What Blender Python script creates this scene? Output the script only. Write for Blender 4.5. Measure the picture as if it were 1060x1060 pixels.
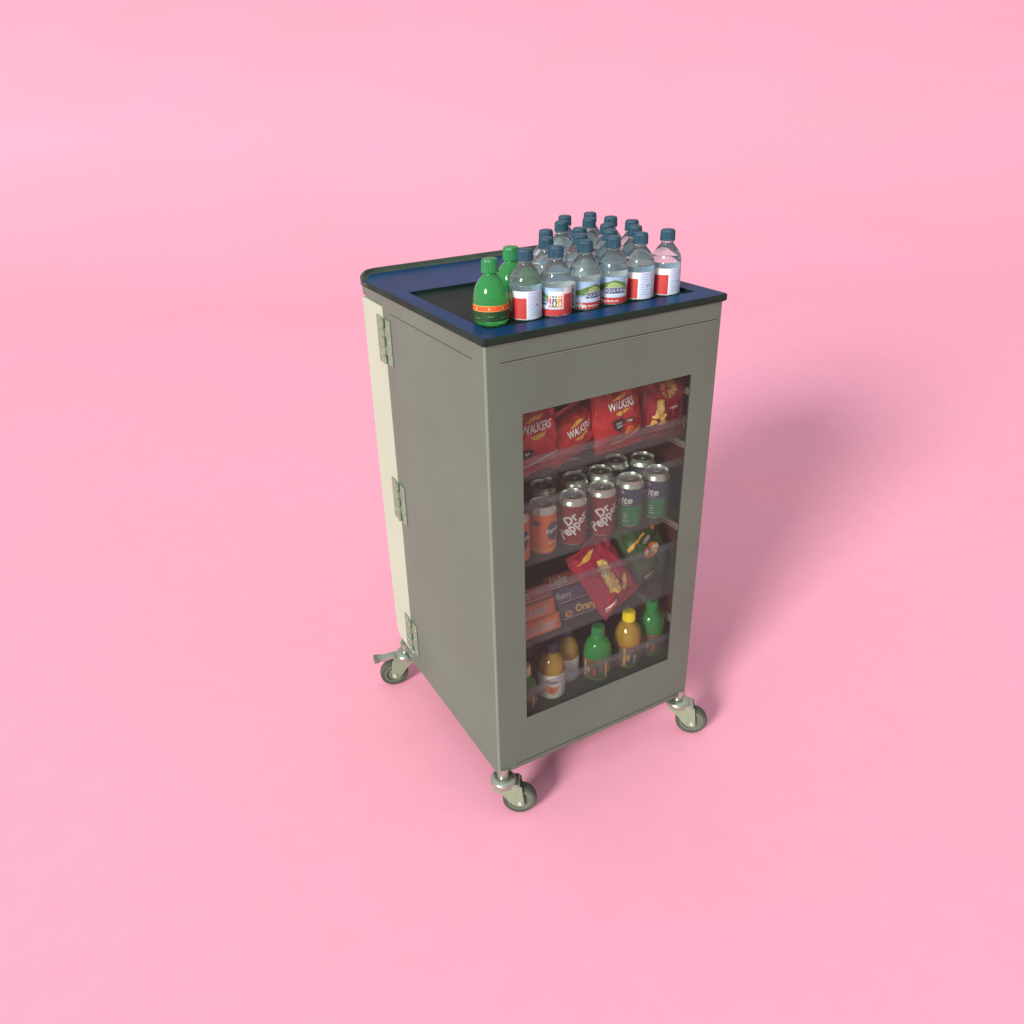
import bpy, math, random
from mathutils import Vector, Matrix, noise
from mathutils.geometry import tessellate_polygon
random.seed(4)
R = math.radians
scene = bpy.context.scene
for o in list(bpy.data.objects): bpy.data.objects.remove(o)
col = scene.collection

# ------------------------------------------------------------------ camera, light, exposure
cd = bpy.data.cameras.new('camera'); cam = bpy.data.objects.new('camera', cd); col.objects.link(cam)
cam.location = (-0.6535, -1.2378, 1.4377); cam.rotation_euler = (1.1031, 0.0334, -0.4993)
cd.sensor_width = 36; cd.lens = 851.03 / 1060 * 36
cd.shift_x = (530 - 503.43) / 1060; cd.shift_y = -(530 - 508.08) / 1060
cd.clip_start = 0.01; cd.clip_end = 500
scene.camera = cam

world = bpy.data.worlds.new('World'); scene.world = world; world.use_nodes = True
wn = world.node_tree; wn.nodes.clear()
wo = wn.nodes.new('ShaderNodeOutputWorld'); wb = wn.nodes.new('ShaderNodeBackground')
tc = wn.nodes.new('ShaderNodeTexCoord'); sx = wn.nodes.new('ShaderNodeSeparateXYZ'); rp = wn.nodes.new('ShaderNodeValToRGB')
wn.links.new(tc.outputs['Generated'], sx.inputs[0]); wn.links.new(sx.outputs['Z'], rp.inputs[0])
e = rp.color_ramp.elements
e[0].position = 0.0; e[0].color = (.40, .40, .40, 1); e[1].position = 1.0; e[1].color = (.70, .72, .74, 1)
m_ = e.new(.5); m_.color = (.50, .51, .52, 1)
wn.links.new(rp.outputs[0], wb.inputs[0]); wb.inputs[1].default_value = 1.04
wn.links.new(wb.outputs[0], wo.inputs[0])

KEY_AZ, KEY_EL, KEY_D = R(25), R(23), 60.0      # the shadow runs towards KEY_AZ
kd = bpy.data.lights.new('key_softbox', 'AREA'); kd.shape = 'DISK'; kd.size = 17.0; kd.energy = 49500; kd.color = (1.0, .975, .93)
key = bpy.data.objects.new('key_softbox', kd); col.objects.link(key)
dirv = Vector((-math.cos(KEY_AZ) * math.cos(KEY_EL), -math.sin(KEY_AZ) * math.cos(KEY_EL), math.sin(KEY_EL)))
key.location = Vector((.3, .25, .5)) + dirv * KEY_D
key.rotation_euler = dirv.to_track_quat('Z', 'Y').to_euler()

vs = scene.view_settings
vs.view_transform = 'Standard'; vs.look = 'None'; vs.exposure = 0; vs.gamma = 1; vs.use_curve_mapping = False
scene.render.engine = 'CYCLES'
scene.cycles.max_bounces = 14; scene.cycles.transmission_bounces = 12; scene.cycles.transparent_max_bounces = 24

# ------------------------------------------------------------------ materials
def nodes_of(name):
    m = bpy.data.materials.new(name); m.use_nodes = True
    return m, m.node_tree, m.node_tree.nodes['Principled BSDF']
def mat(name, c, rough=.5, metal=0, spec=.5, var=.06, scale=12, bump=0, bscale=200, trans=0, ior=1.45, coat=0, rvar=.0, detail=4):
    m, nt, b = nodes_of(name)
    b.inputs['Base Color'].default_value = (*c, 1); b.inputs['Roughness'].default_value = rough
    b.inputs['Metallic'].default_value = metal; b.inputs['Specular IOR Level'].default_value = spec
    b.inputs['Transmission Weight'].default_value = trans; b.inputs['IOR'].default_value = ior
    b.inputs['Coat Weight'].default_value = coat; b.inputs['Coat Roughness'].default_value = .12
    t = nt.nodes.new('ShaderNodeTexCoord'); n = nt.nodes.new('ShaderNodeTexNoise')
    n.inputs['Scale'].default_value = scale; n.inputs['Detail'].default_value = detail
    nt.links.new(t.outputs['Object'], n.inputs['Vector'])
    if var:
        mp = nt.nodes.new('ShaderNodeMapRange'); mp.inputs['From Min'].default_value = .3; mp.inputs['From Max'].default_value = .7
        mp.inputs['To Min'].default_value = 1 - var; mp.inputs['To Max'].default_value = 1 + var
        nt.links.new(n.outputs['Fac'], mp.inputs['Value'])
        mx = nt.nodes.new('ShaderNodeVectorMath'); mx.operation = 'SCALE'; mx.inputs[0].default_value = c
        nt.links.new(mp.outputs[0], mx.inputs['Scale']); nt.links.new(mx.outputs[0], b.inputs['Base Color'])
    if rvar:
        mr = nt.nodes.new('ShaderNodeMapRange'); mr.inputs['To Min'].default_value = max(0, rough - rvar); mr.inputs['To Max'].default_value = rough + rvar
        nt.links.new(n.outputs['Fac'], mr.inputs['Value']); nt.links.new(mr.outputs[0], b.inputs['Roughness'])
    if bump:
        n2 = nt.nodes.new('ShaderNodeTexNoise'); n2.inputs['Scale'].default_value = bscale; n2.inputs['Detail'].default_value = 3
        nt.links.new(t.outputs['Object'], n2.inputs['Vector'])
        bp = nt.nodes.new('ShaderNodeBump'); bp.inputs['Strength'].default_value = bump; bp.inputs['Distance'].default_value = .002
        nt.links.new(n2.outputs['Fac'], bp.inputs['Height']); nt.links.new(bp.outputs[0], b.inputs['Normal'])
    return m
def clear_sheet(name, tint, gloss, diff, dcol, grough=.05):
    """thin clear plastic or glass sheet: mostly see-through, a fresnel gloss and a little diffuse haze"""
    m = bpy.data.materials.new(name); m.use_nodes = True; nt = m.node_tree; nt.nodes.clear()
    o = nt.nodes.new('ShaderNodeOutputMaterial'); t = nt.nodes.new('ShaderNodeBsdfTransparent'); g = nt.nodes.new('ShaderNodeBsdfGlossy')
    d = nt.nodes.new('ShaderNodeBsdfDiffuse'); a = nt.nodes.new('ShaderNodeMixShader'); b = nt.nodes.new('ShaderNodeMixShader')
    t.inputs[0].default_value = (*tint, 1); g.inputs['Roughness'].default_value = grough; d.inputs[0].default_value = (*dcol, 1)
    lw = nt.nodes.new('ShaderNodeLayerWeight'); lw.inputs[0].default_value = .5      # Schlick curve, the same from both sides of the sheet
    pw = nt.nodes.new('ShaderNodeMath'); pw.operation = 'POWER'; pw.inputs[1].default_value = 5
    f = nt.nodes.new('ShaderNodeMath'); f.operation = 'MULTIPLY_ADD'; f.inputs[1].default_value = .95; f.inputs[2].default_value = .045
    nt.links.new(lw.outputs['Facing'], pw.inputs[0]); nt.links.new(pw.outputs[0], f.inputs[0])
    mu = nt.nodes.new('ShaderNodeMath'); mu.operation = 'MULTIPLY'; mu.inputs[1].default_value = gloss
    n = nt.nodes.new('ShaderNodeTexNoise'); n.inputs['Scale'].default_value = 9
    mr = nt.nodes.new('ShaderNodeMapRange'); mr.inputs['To Min'].default_value = diff * .6; mr.inputs['To Max'].default_value = diff * 1.4
    nt.links.new(n.outputs['Fac'], mr.inputs['Value'])
    nt.links.new(f.outputs[0], mu.inputs[0]); nt.links.new(mr.outputs[0], a.inputs[0]); nt.links.new(t.outputs[0], a.inputs[1]); nt.links.new(d.outputs[0], a.inputs[2])
    nt.links.new(mu.outputs[0], b.inputs[0]); nt.links.new(a.outputs[0], b.inputs[1]); nt.links.new(g.outputs[0], b.inputs[2])
    nt.links.new(b.outputs[0], o.inputs[0]); return m

M = {}
M['pink'] = mat('pink_paper', (.93, .392, .525), .9, spec=.1, var=0, bump=.06, bscale=60)
def mottle(m):
    nt = m.node_tree; b = nt.nodes['Principled BSDF']; t = nt.nodes.new('ShaderNodeTexCoord'); prev = None
    for sc, det, ca, cb in ((.4, 3, (.94, .398, .512), (.935, .410, .552)), (14, 9, (.984,) * 3, (1.016,) * 3)):
        n = nt.nodes.new('ShaderNodeTexNoise'); n.inputs['Scale'].default_value = sc; n.inputs['Detail'].default_value = det
        n.inputs['Roughness'].default_value = .6
        g = nt.nodes.new('ShaderNodeMapRange'); g.inputs['From Min'].default_value = .33; g.inputs['From Max'].default_value = .67
        x = nt.nodes.new('ShaderNodeMix'); x.data_type = 'RGBA'; x.inputs[6].default_value = (*ca, 1); x.inputs[7].default_value = (*cb, 1)
        nt.links.new(t.outputs['Object'], n.inputs['Vector']); nt.links.new(n.outputs['Fac'], g.inputs['Value']); nt.links.new(g.outputs[0], x.inputs[0])
        if prev:
            y = nt.nodes.new('ShaderNodeVectorMath'); y.operation = 'MULTIPLY'
            nt.links.new(prev, y.inputs[0]); nt.links.new(x.outputs[2], y.inputs[1]); prev = y.outputs[0]
        else: prev = x.outputs[2]
    nt.links.new(prev, b.inputs['Base Color'])
mottle(M['pink'])
M['steel'] = mat('grey_powder_coat', (.121, .180, .133), .40, metal=.2, var=.07, scale=5, bump=.06, bscale=900, rvar=.06)
def grain(m, amt, sc):
    nt = m.node_tree; b = nt.nodes['Principled BSDF']; src = b.inputs['Base Color'].links[0].from_socket
    t = nt.nodes.new('ShaderNodeTexCoord'); n = nt.nodes.new('ShaderNodeTexNoise'); n.inputs['Scale'].default_value = sc; n.inputs['Detail'].default_value = 2
    g = nt.nodes.new('ShaderNodeMapRange'); g.inputs['From Min'].default_value = .3; g.inputs['From Max'].default_value = .7
    g.inputs['To Min'].default_value = 1 - amt; g.inputs['To Max'].default_value = 1 + amt
    v = nt.nodes.new('ShaderNodeVectorMath'); v.operation = 'SCALE'
    nt.links.new(t.outputs['Object'], n.inputs['Vector']); nt.links.new(n.outputs['Fac'], g.inputs['Value'])
    nt.links.new(src, v.inputs[0]); nt.links.new(g.outputs[0], v.inputs['Scale']); nt.links.new(v.outputs[0], b.inputs['Base Color'])
grain(M['steel'], .14, 420)
M['steel_light'] = mat('painted_edge_highlight', (.20, .265, .205), .35, metal=.25)  # lighter copy of the steel that paints in the corner and lip highlights
M['seam'] = mat('painted_seam_shade', (.05, .05, .045), .7)
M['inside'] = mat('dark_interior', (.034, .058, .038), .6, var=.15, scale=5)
M['inside_red'] = mat('painted_red_reflection', (.085, .024, .022), .5, var=.2, scale=5)  # reddish reflections on the right inner wall, put into its colour
M['door'] = mat('cream_laminate', (.40, .475, .36), .5, var=.03, scale=5)
M['blue'] = mat('blue_laminate', (.002, .044, .130), .32, spec=.15, ior=1.25, var=.25, scale=6, rvar=.06, bump=.03, bscale=300)
M['edge'] = mat('dark_edging', (.018, .030, .022), .5, spec=.2, ior=1.3, var=.15, scale=20)
M['lip'] = mat('lip_with_painted_reflection', (.045, .066, .048), .45, spec=.3, var=.15, scale=20)  # lighter than the edging: the lip's reflection is put into its colour
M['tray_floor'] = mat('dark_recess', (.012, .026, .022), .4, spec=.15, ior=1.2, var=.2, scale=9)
M['zinc'] = mat('zinc_plate', (.46, .51, .42), .26, metal=.85, var=.12, scale=60, rvar=.1)
M['hinge'] = mat('hinge_steel', (.22, .30, .21), .42, metal=.3, var=.15, scale=60)
M['fork'] = mat('zinc_cheek', (.26, .345, .225), .38, metal=.2, var=.12, scale=50)
M['bolt'] = mat('bright_bolt', (.7, .74, .68), .2, metal=.4)
M['tyre'] = mat('grey_rubber', (.065, .085, .065), .6, var=.12, scale=30)
M['wheel'] = mat('grey_plastic_hub', (.13, .16, .12), .5, var=.1, scale=30)
M['rail'] = mat('rail_metal', (.42, .36, .32), .45, metal=.4, var=.15)
M['pane'] = clear_sheet('window_glass', (.90, .91, .88), .35, .018, (.32, .45, .33), .02)
M['acrylic'] = clear_sheet('clear_tray_plastic', (.955, .955, .965), .5, .072, (.25, .36, .37), .15)
M['acrylic_lip'] = clear_sheet('frosted_tray_lip', (.93, .92, .95), .7, .14, (.29, .37, .42), .15)
M['pet'] = mat('clear_bottle_water', (.80, .90, .91), .04, trans=.93, ior=1.33, var=.03, scale=40, bump=.25, bscale=55)
M['pet_green'] = mat('green_bottle', (.10, .62, .19), .06, trans=.72, ior=1.33, var=.06, scale=30, bump=.1, bscale=50)
M['pet_orange'] = mat('orange_juice_bottle', (.45, .27, .04), .08, trans=.25, ior=1.33, var=.15, scale=30, coat=1)
M['pet_purple'] = mat('purple_drink_bottle', (.16, .05, .14), .08, var=.15, coat=1)
M['cap_blue'] = mat('blue_cap', (.012, .062, .095), .42, var=.15, scale=50)
M['cap_green'] = mat('green_cap', (.015, .22, .065), .35, var=.1)
M['cap_yellow'] = mat('yellow_cap', (.85, .68, .02), .35, var=.05)
M['cap_dark'] = mat('navy_cap', (.02, .03, .06), .25, var=.1)
M['cap_pale'] = mat('pale_yellow_cap', (.6, .5, .22), .4)
def ink(n, c, r=.45, **k): M[n] = mat('ink_' + n, c, r, var=k.pop('var', .04), scale=80, **k)
ink('white', (.74, .75, .74)); ink('paleblue', (.52, .62, .78)); ink('skyblue', (.30, .47, .63)); ink('hill', (.10, .20, .05)); ink('meadow', (.30, .42, .17))
ink('navy', (.015, .06, .19)); ink('red', (.50, .05, .05)); ink('pinkred', (.60, .06, .10)); ink('greytext', (.20, .24, .36)); ink('barcode', (.14, .17, .18))
ink('yellow', (.70, .38, .06)); ink('orange', (.80, .20, .03)); ink('bandred', (.75, .10, .025)); ink('gold', (.75, .50, .12)); ink('darkgreen', (.015, .06, .02)); ink('black', (.018, .018, .02))
ink('pale', (.46, .46, .43)); ink('silver', (.55, .54, .52), .3, metal=.6)
M['crisp_red'] = mat('red_crisp_foil', (.44, .020, .024), .30, metal=.15, var=.12, scale=18, coat=.3)
M['crisp_maroon'] = mat('maroon_crisp_foil', (.33, .012, .035), .32, metal=.15, var=.2, scale=18, coat=.3)
M['crisp_pink'] = mat('crimson_crisp_foil', (.40, .016, .05), .3, metal=.15, var=.15, scale=18, coat=.3)
M['crisp_green'] = mat('dark_green_crisp_foil', (.03, .10, .035), .3, metal=.15, var=.2, scale=18, coat=.3)
M['crisp_navy'] = mat('blue_grey_foil', (.05, .085, .09), .3, metal=.2, var=.2, scale=18)
M['can_metal'] = mat('can_aluminium', (.74, .80, .72), .3, metal=.75, var=.05, scale=40)
M['can_dark'] = mat('can_lid_metal', (.20, .23, .19), .3, metal=.7, var=.1, scale=60)
M['can_orange'] = mat('can_orange', (.75, .20, .02), .3, metal=.3, var=.05)
M['can_maroon'] = mat('can_maroon', (.24, .015, .022), .3, metal=.3, var=.08)
M['can_green'] = mat('can_green', (.01, .26, .10), .3, metal=.3, var=.08)
M['can_blue'] = mat('can_blue', (.03, .07, .13), .3, metal=.3, var=.08)
M['wrap_orange'] = mat('orange_wrapper', (.85, .17, .04), .35, var=.12, scale=40, coat=.3)
M['wrap_rust'] = mat('rust_wrapper', (.36, .075, .03), .35, var=.2, scale=40, coat=.3)
M['wrap_slate'] = mat('slate_wrapper', (.055, .055, .075), .35, var=.2, scale=40, coat=.3)
M['wrap_purple'] = mat('purple_wrapper', (.085, .045, .12), .35, var=.2, scale=40, coat=.3)
M['label_brown'] = mat('brown_label', (.13, .095, .06), .4, var=.4, scale=90, detail=5)
M['popcorn'] = mat('printed_popcorn', (.62, .42, .16), .5, var=.45, scale=160, detail=6)
M['popcorn_dark'] = mat('printed_flower', (.55, .30, .12), .5, var=.5, scale=200, detail=6)

# ------------------------------------------------------------------ mesh helpers
class MB:
    def __init__(s): s.v = []; s.f = []; s.m = []; s.sm = []; s.mats = []
    def mi(s, m):
        if m not in s.mats: s.mats.append(m)
        return s.mats.index(m)
    def add(s, vs, fs, m, smooth=False, X=None):
        b = len(s.v); s.v += [tuple(X @ Vector(p)) if X else tuple(p) for p in vs]; k = s.mi(m)
        for f in fs: s.f.append([b + i for i in f]); s.m.append(k); s.sm.append(smooth)
        return s
    def box(s, x0, x1, y0, y1, z0, z1, m, X=None, bev=0):
        c = bev
        if not c:
            vs = [(x, y, z) for x in (x0, x1) for y in (y0, y1) for z in (z0, z1)]
            return s.add(vs, [(0, 1, 3, 2), (4, 6, 7, 5), (0, 4, 5, 1), (2, 3, 7, 6), (0, 2, 6, 4), (1, 5, 7, 3)], m, X=X)
        loops = []
        for z, k in ((z0, c), (z0 + c, 0), (z1 - c, 0), (z1, c)):
            loops.append([(x0 + c, y0 + k, z), (x1 - c, y0 + k, z), (x1 - k, y0 + c, z), (x1 - k, y1 - c, z), (x1 - c, y1 - k, z), (x0 + c, y1 - k, z), (x0 + k, y1 - c, z), (x0 + k, y0 + c, z)])
        return s.loft(loops, m, X=X, cap=True)
    def loft(s, loops, m, X=None, cap=False, smooth=False, closed=True):
        n = len(loops[0]); vs = [p for l in loops for p in l]; fs = []
        for i in range(len(loops) - 1):
            for j in range(n if closed else n - 1):
                k = (j + 1) % n; fs.append((i * n + j, i * n + k, (i + 1) * n + k, (i + 1) * n + j))
        if cap: fs.append(tuple(range(n - 1, -1, -1))); fs.append(tuple((len(loops) - 1) * n + j for j in range(n)))
        return s.add(vs, fs, m, smooth, X)
    def lathe(s, prof, m, n=32, X=None, smooth=True):
        """prof: list of (radius, z) or (radius, z, material-for-the-band-above)"""
        segs = []; cur = m
        for i in range(len(prof) - 1):
            mm = prof[i][2] if len(prof[i]) > 2 else m
            a, b = prof[i], prof[i + 1]; vs = []; 
            if segs and segs[-1][0] is mm: segs[-1][1].append(b)
            else: segs.append([mm, [a, b]])
        for mm, pr in segs:
            vs = [(p[0] * math.cos(2 * math.pi * j / n), p[0] * math.sin(2 * math.pi * j / n), p[1]) for p in pr for j in range(n)]
            fs = [(i * n + j, i * n + (j + 1) % n, (i + 1) * n + (j + 1) % n, (i + 1) * n + j) for i in range(len(pr) - 1) for j in range(n)]
            s.add(vs, fs, mm, smooth, X)
        return s
    def prism(s, pts, m, d0, d1, axis='x', X=None):
        """pts 2D outline extruded along an axis"""
        def P(a, b, d): return {'x': (d, a, b), 'y': (a, d, b), 'z': (a, b, d)}[axis]
        n = len(pts); vs = [P(*p, d0) for p in pts] + [P(*p, d1) for p in pts]
        fs = [tuple(range(n)), tuple(range(2 * n - 1, n - 1, -1))] + [(j, j + n, (j + 1) % n + n, (j + 1) % n) for j in range(n)]
        return s.add(vs, fs, m, X=X)
    def build(s, name, parent=None, merge=True):
        me = bpy.data.meshes.new(name); me.from_pydata(s.v, [], s.f)
        for m in s.mats: me.materials.append(m)
        me.polygons.foreach_set('material_index', s.m); me.polygons.foreach_set('use_smooth', s.sm)
        if merge:
            import bmesh
            bm = bmesh.new(); bm.from_mesh(me); bmesh.ops.remove_doubles(bm, verts=bm.verts, dist=1e-6)
            bmesh.ops.dissolve_degenerate(bm, dist=1e-7, edges=bm.edges)
            bmesh.ops.recalc_face_normals(bm, faces=bm.faces)
            for e_ in bm.edges:
                if len(e_.link_faces) == 2 and e_.calc_face_angle(0) > R(38): e_.smooth = False
            bm.to_mesh(me); bm.free()
        me.update()
        o = bpy.data.objects.new(name, me); col.objects.link(o)
        if parent: o.parent = parent
        return o
def tag(o, label=None, cat=None, group=None, kind=None):
    for k, v in (('label', label), ('category', cat), ('group', group), ('kind', kind)):
        if v: o[k] = v
    return o
def empty(name, loc, rot=(0, 0, 0)):
    o = bpy.data.objects.new(name, None); o.empty_display_size = .02; col.objects.link(o); o.location = loc; o.rotation_euler = rot; return o
def copy_tree(o, parent=None):
    c = o.copy(); col.objects.link(c)
    if parent: c.parent = parent
    for ch in [x for x in col.objects if x.parent == o]: copy_tree(ch, c)
    return c

# printed matter: flat shapes and text laid on a curved surface through fn(u, v, height)
_txt = {}
def text_tris(s, size, bold=.0, shear=0, space=1.0):
    k = (s, size, bold, shear, space)
    if k not in _txt:
        c = bpy.data.curves.new('t', 'FONT'); c.body = s; c.size = size; c.align_x = 'CENTER'; c.align_y = 'CENTER'
        c.offset = bold * size; c.shear = shear; c.space_character = space; c.resolution_u = 2; c.fill_mode = 'FRONT'
        o = bpy.data.objects.new('t', c); col.objects.link(o)
        me = bpy.data.meshes.new_from_object(o.evaluated_get(bpy.context.evaluated_depsgraph_get()))
        me.calc_loop_triangles(); _txt[k] = [[tuple(me.vertices[i].co[:2]) for i in t.vertices] for t in me.loop_triangles]
        bpy.data.objects.remove(o); bpy.data.meshes.remove(me); bpy.data.curves.remove(c)
    return _txt[k]
class Print:
    def __init__(s, mb, fn, lim=.006): s.mb = mb; s.fn = fn; s.lim = lim
    def tris(s, ts, m, h):
        out = []; st = list(ts)
        while st:
            t = st.pop(); ds = [math.dist(t[i], t[(i + 1) % 3]) for i in range(3)]; k = ds.index(max(ds))
            if ds[k] > s.lim:
                a, b, c = t[k], t[(k + 1) % 3], t[(k + 2) % 3]; q = ((a[0] + b[0]) / 2, (a[1] + b[1]) / 2)
                st += [(a, q, c), (q, b, c)]
            else: out.append(t)
        vs = [s.fn(p[0], p[1], h) for t in out for p in t]
        s.mb.add(vs, [(3 * i, 3 * i + 1, 3 * i + 2) for i in range(len(out))], m, True)
    def poly(s, pts, m, h):
        s.tris([[pts[i] for i in t] for t in tessellate_polygon([[Vector((*p, 0)) for p in pts]])], m, h)
    def rect(s, u0, v0, u1, v1, m, h): s.poly([(u0, v0), (u1, v0), (u1, v1), (u0, v1)], m, h)
    def ell(s, u, v, a, b, m, h, rot=0, n=20, wob=0):
        c, q = math.cos(rot), math.sin(rot); pts = []
        for i in range(n):
            t = 2 * math.pi * i / n; k = 1 + (wob * (1 if i % 2 else -1))
            x, y = a * k * math.cos(t), b * k * math.sin(t); pts.append((u + x * c - y * q, v + x * q + y * c))
        s.poly(pts, m, h)
    def text(s, t, u, v, size, m, h, rot=0, bold=.02, shear=0, space=1.0, sx=1.0):
        c, q = math.cos(rot), math.sin(rot)
        s.tris([[(u + x * sx * c - y * q, v + x * sx * q + y * c) for x, y in tr] for tr in text_tris(t, size, bold, shear, space)], m, h)
def cyl_fn(r):
    return lambda u, v, h: ((r + h) * math.cos(u / r), (r + h) * math.sin(u / r), v)

# ------------------------------------------------------------------ the setting: one sheet of pink paper that rises gently far behind
FZ = -0.130
def make_floor():
    d = Vector((.51, .86)).normalized(); pr = Vector((d.y, -d.x)); st = [-14]; s = -14
    prof = [(-14, FZ), (5.0, FZ)]; x, z, a = 5.0, FZ, 0
    for i in range(24): a += 19.5 / 24; x += .22 * math.cos(R(a)); z += .22 * math.sin(R(a)); prof.append((x, z))
    prof.append((x + 20 * math.cos(R(a)), z + 20 * math.sin(R(a))))
    mb = MB(); loops = []
    for t, zz in prof: loops.append([((d * t + pr * w).x, (d * t + pr * w).y, zz) for w in (-60, -20, 0, 20, 60)])
    mb.loft(loops, M['pink'], closed=False, smooth=True)
    tag(mb.build('floor'), kind='structure')
make_floor()

# ------------------------------------------------------------------ the cart
W, D, H = .555, .472, 1.013; ZB = -.008; DT = .600
WX0, WX1, WZ0, WZ1 = .077, .485, .1312, .8707
cart = empty('snack_cart', (0, 0, 0))
tag(cart, 'tall grey metal trolley cabinet with blue top, glazed window and castors', 'cart')

def make_shell():
    mb = MB(); r = .006; th = .0035; n = 5
    def path(off):
        p = [(off, D)]
        rr = max(r - off, .0008); c = off + rr
        for i in range(n + 1):
            a = R(180 + 90 * i / n); p.append((c + rr * math.cos(a), c + rr * math.sin(a)))
        p += [(WX0, off), (WX1, off)]
        c2 = W - off - rr
        for i in range(n + 1):
            a = R(270 + 90 * i / n); p.append((c2 + rr * math.cos(a), c + rr * math.sin(a)))
        p.append((W - off, D)); return p
    zs = [ZB, WZ0, WZ1, H]; hole = n + 2
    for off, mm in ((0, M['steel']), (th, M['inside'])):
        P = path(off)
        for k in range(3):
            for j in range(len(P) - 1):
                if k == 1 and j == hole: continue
                m2 = M['inside_red'] if (off and j > hole + 2) else (M['steel_light'] if (not off and 2 <= j <= 4) else mm)  # near corner's highlight and right wall's red reflections are painted in
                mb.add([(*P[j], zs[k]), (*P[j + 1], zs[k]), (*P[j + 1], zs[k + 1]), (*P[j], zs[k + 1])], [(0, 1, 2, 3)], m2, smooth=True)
    A, B = path(0), path(th)
    for j in range(len(A) - 1):
        for z in (ZB, H): mb.add([(*A[j], z), (*A[j + 1], z), (*B[j + 1], z), (*B[j], z)], [(0, 1, 2, 3)], M['steel'])
    for j in (0, len(A) - 1): mb.add([(*A[j], ZB), (*B[j], ZB), (*B[j], H), (*A[j], H)], [(0, 1, 2, 3)], M['steel'])
    for (xa, za, xb, zb) in ((WX0, WZ0, WX1, WZ0), (WX1, WZ0, WX1, WZ1), (WX1, WZ1, WX0, WZ1), (WX0, WZ1, WX0, WZ0)):
        mb.add([(xa, 0, za), (xb, 0, zb), (xb, th, zb), (xa, th, za)], [(0, 1, 2, 3)], M['seam'])
    o = mb.build('cabinet_shell', cart)
    import bmesh
    bm = bmesh.new(); bm.from_mesh(o.data)
    for e_ in bm.edges:
        if len(e_.link_faces) == 2 and e_.calc_face_angle(0) > R(40): e_.smooth = False
    bm.to_mesh(o.data); bm.free()
    return o
make_shell()
# folded seams (slot shade painted as dark strips, lip highlight as a lighter one)
mb = MB(); mb.box(.033, .540, -.0006, .002, .9765, .9785, M['seam']); mb.box(.031, .542, -.0012, .002, .9745, .9764, M['steel_light']); mb.build('seam', cart)
mb = MB(); mb.box(-.0006, .002, .046, .435, .9785, .9800, M['seam']); mb.build('seam', cart)
mb = MB(); mb.box(.045, .530, -.0006, .002, .0045, .0056, M['seam']); mb.box(.045, .530, -.0012, .002, .0025, .0044, M['steel']); mb.build('seam', cart)
# back of the compartment, top frame and base
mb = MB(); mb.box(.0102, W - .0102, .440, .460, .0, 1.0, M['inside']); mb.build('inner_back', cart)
mb = MB(); mb.box(.001, W - .001, D + .0005, .597, .9915, H, M['steel'], bev=.001); mb.build('top_frame', cart)
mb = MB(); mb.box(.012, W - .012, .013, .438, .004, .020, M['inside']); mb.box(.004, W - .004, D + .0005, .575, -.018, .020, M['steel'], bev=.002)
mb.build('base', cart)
mb = MB(); mb.box(WX0 + .0003, WX1 - .0003, .0008, .0032, WZ0 + .0003, WZ1 - .0003, M['pane']); mb.build('window_pane', cart)
# door at the back, seen from its cream edge
mb = MB()
out = [(D + .0055, .0235)] + [(.555 + .032 * math.sin(R(a)) - .0, .056 - .032 * math.cos(R(a))) for a in range(0, 91, 15)] + [(.590, .107), (.597, .35), (.601, .60), (.600, .986)]
out += [(.4865, .986)] + [(.4865 - .008 * math.sin(R(a)), .978 + .008 * math.cos(R(a))) for a in (30, 60, 90)]
mb.prism(out, M['door'], .0005, W - .0005)
door = mb.build('door', cart)
# worktop
def rrect(x0, x1, y0, y1, radii, n=8):
    pts = []
    for (cx, cy, r, a0) in ((x0, y0, radii[0], 180), (x1, y0, radii[1], 270), (x1, y1, radii[2], 0), (x0, y1, radii[3], 90)):
        sx_ = 1 if cx == x0 else -1; sy_ = 1 if cy == y0 else -1
        for i in range(n + 1):
            a = R(a0 + 90 * i / n); pts.append((cx + sx_ * r + r * math.cos(a), cy + sy_ * r + r * math.sin(a)))
    return pts
TX0, TX1, TY0, TY1, ZT = -.0055, .561, -.0055, .640, 1.0285
RX0, RX1, RY0, RY1, RZ = .033, .520, .046, .400, 1.0225
def top_loop(k): return rrect(TX0 + k, TX1 - k, TY0 + k, TY1 - k, (.005 - k * .5, .005 - k * .5, .03, .065 - k))
mb = MB()
L = [[(x, y, z) for x, y in top_loop(k)] for k, z in ((.003, H + .0005), (.0, H + .003), (0, 1.0255), (.0006, 1.0275), (.0018, ZT))]
mb.loft(L, M['edge'], smooth=True)
outer = [Vector((x, y, ZT)) for x, y in top_loop(.0018)]
inner = [Vector((x, y, ZT)) for x, y in rrect(RX0, RX1, RY0, RY1, (.006,) * 4, 3)]
allp = outer + inner
mb.add(allp, [t for t in tessellate_polygon([outer, inner])], M['blue'])
mb.add([(p.x, p.y, H + .0005) for p in [Vector((x, y, 0)) for x, y in top_loop(.003)]], [tuple(range(36))], M['edge'])
worktop = mb.build('worktop', cart)
mb = MB(); inn = [(x, y) for x, y in rrect(RX0, RX1, RY0, RY1, (.006,) * 4, 3)]
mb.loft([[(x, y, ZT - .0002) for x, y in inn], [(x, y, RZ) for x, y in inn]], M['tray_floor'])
mb.add([(x, y, RZ) for x, y in inn], [tuple(range(len(inn)))], M['tray_floor']); mb.build('recess', cart)
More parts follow.
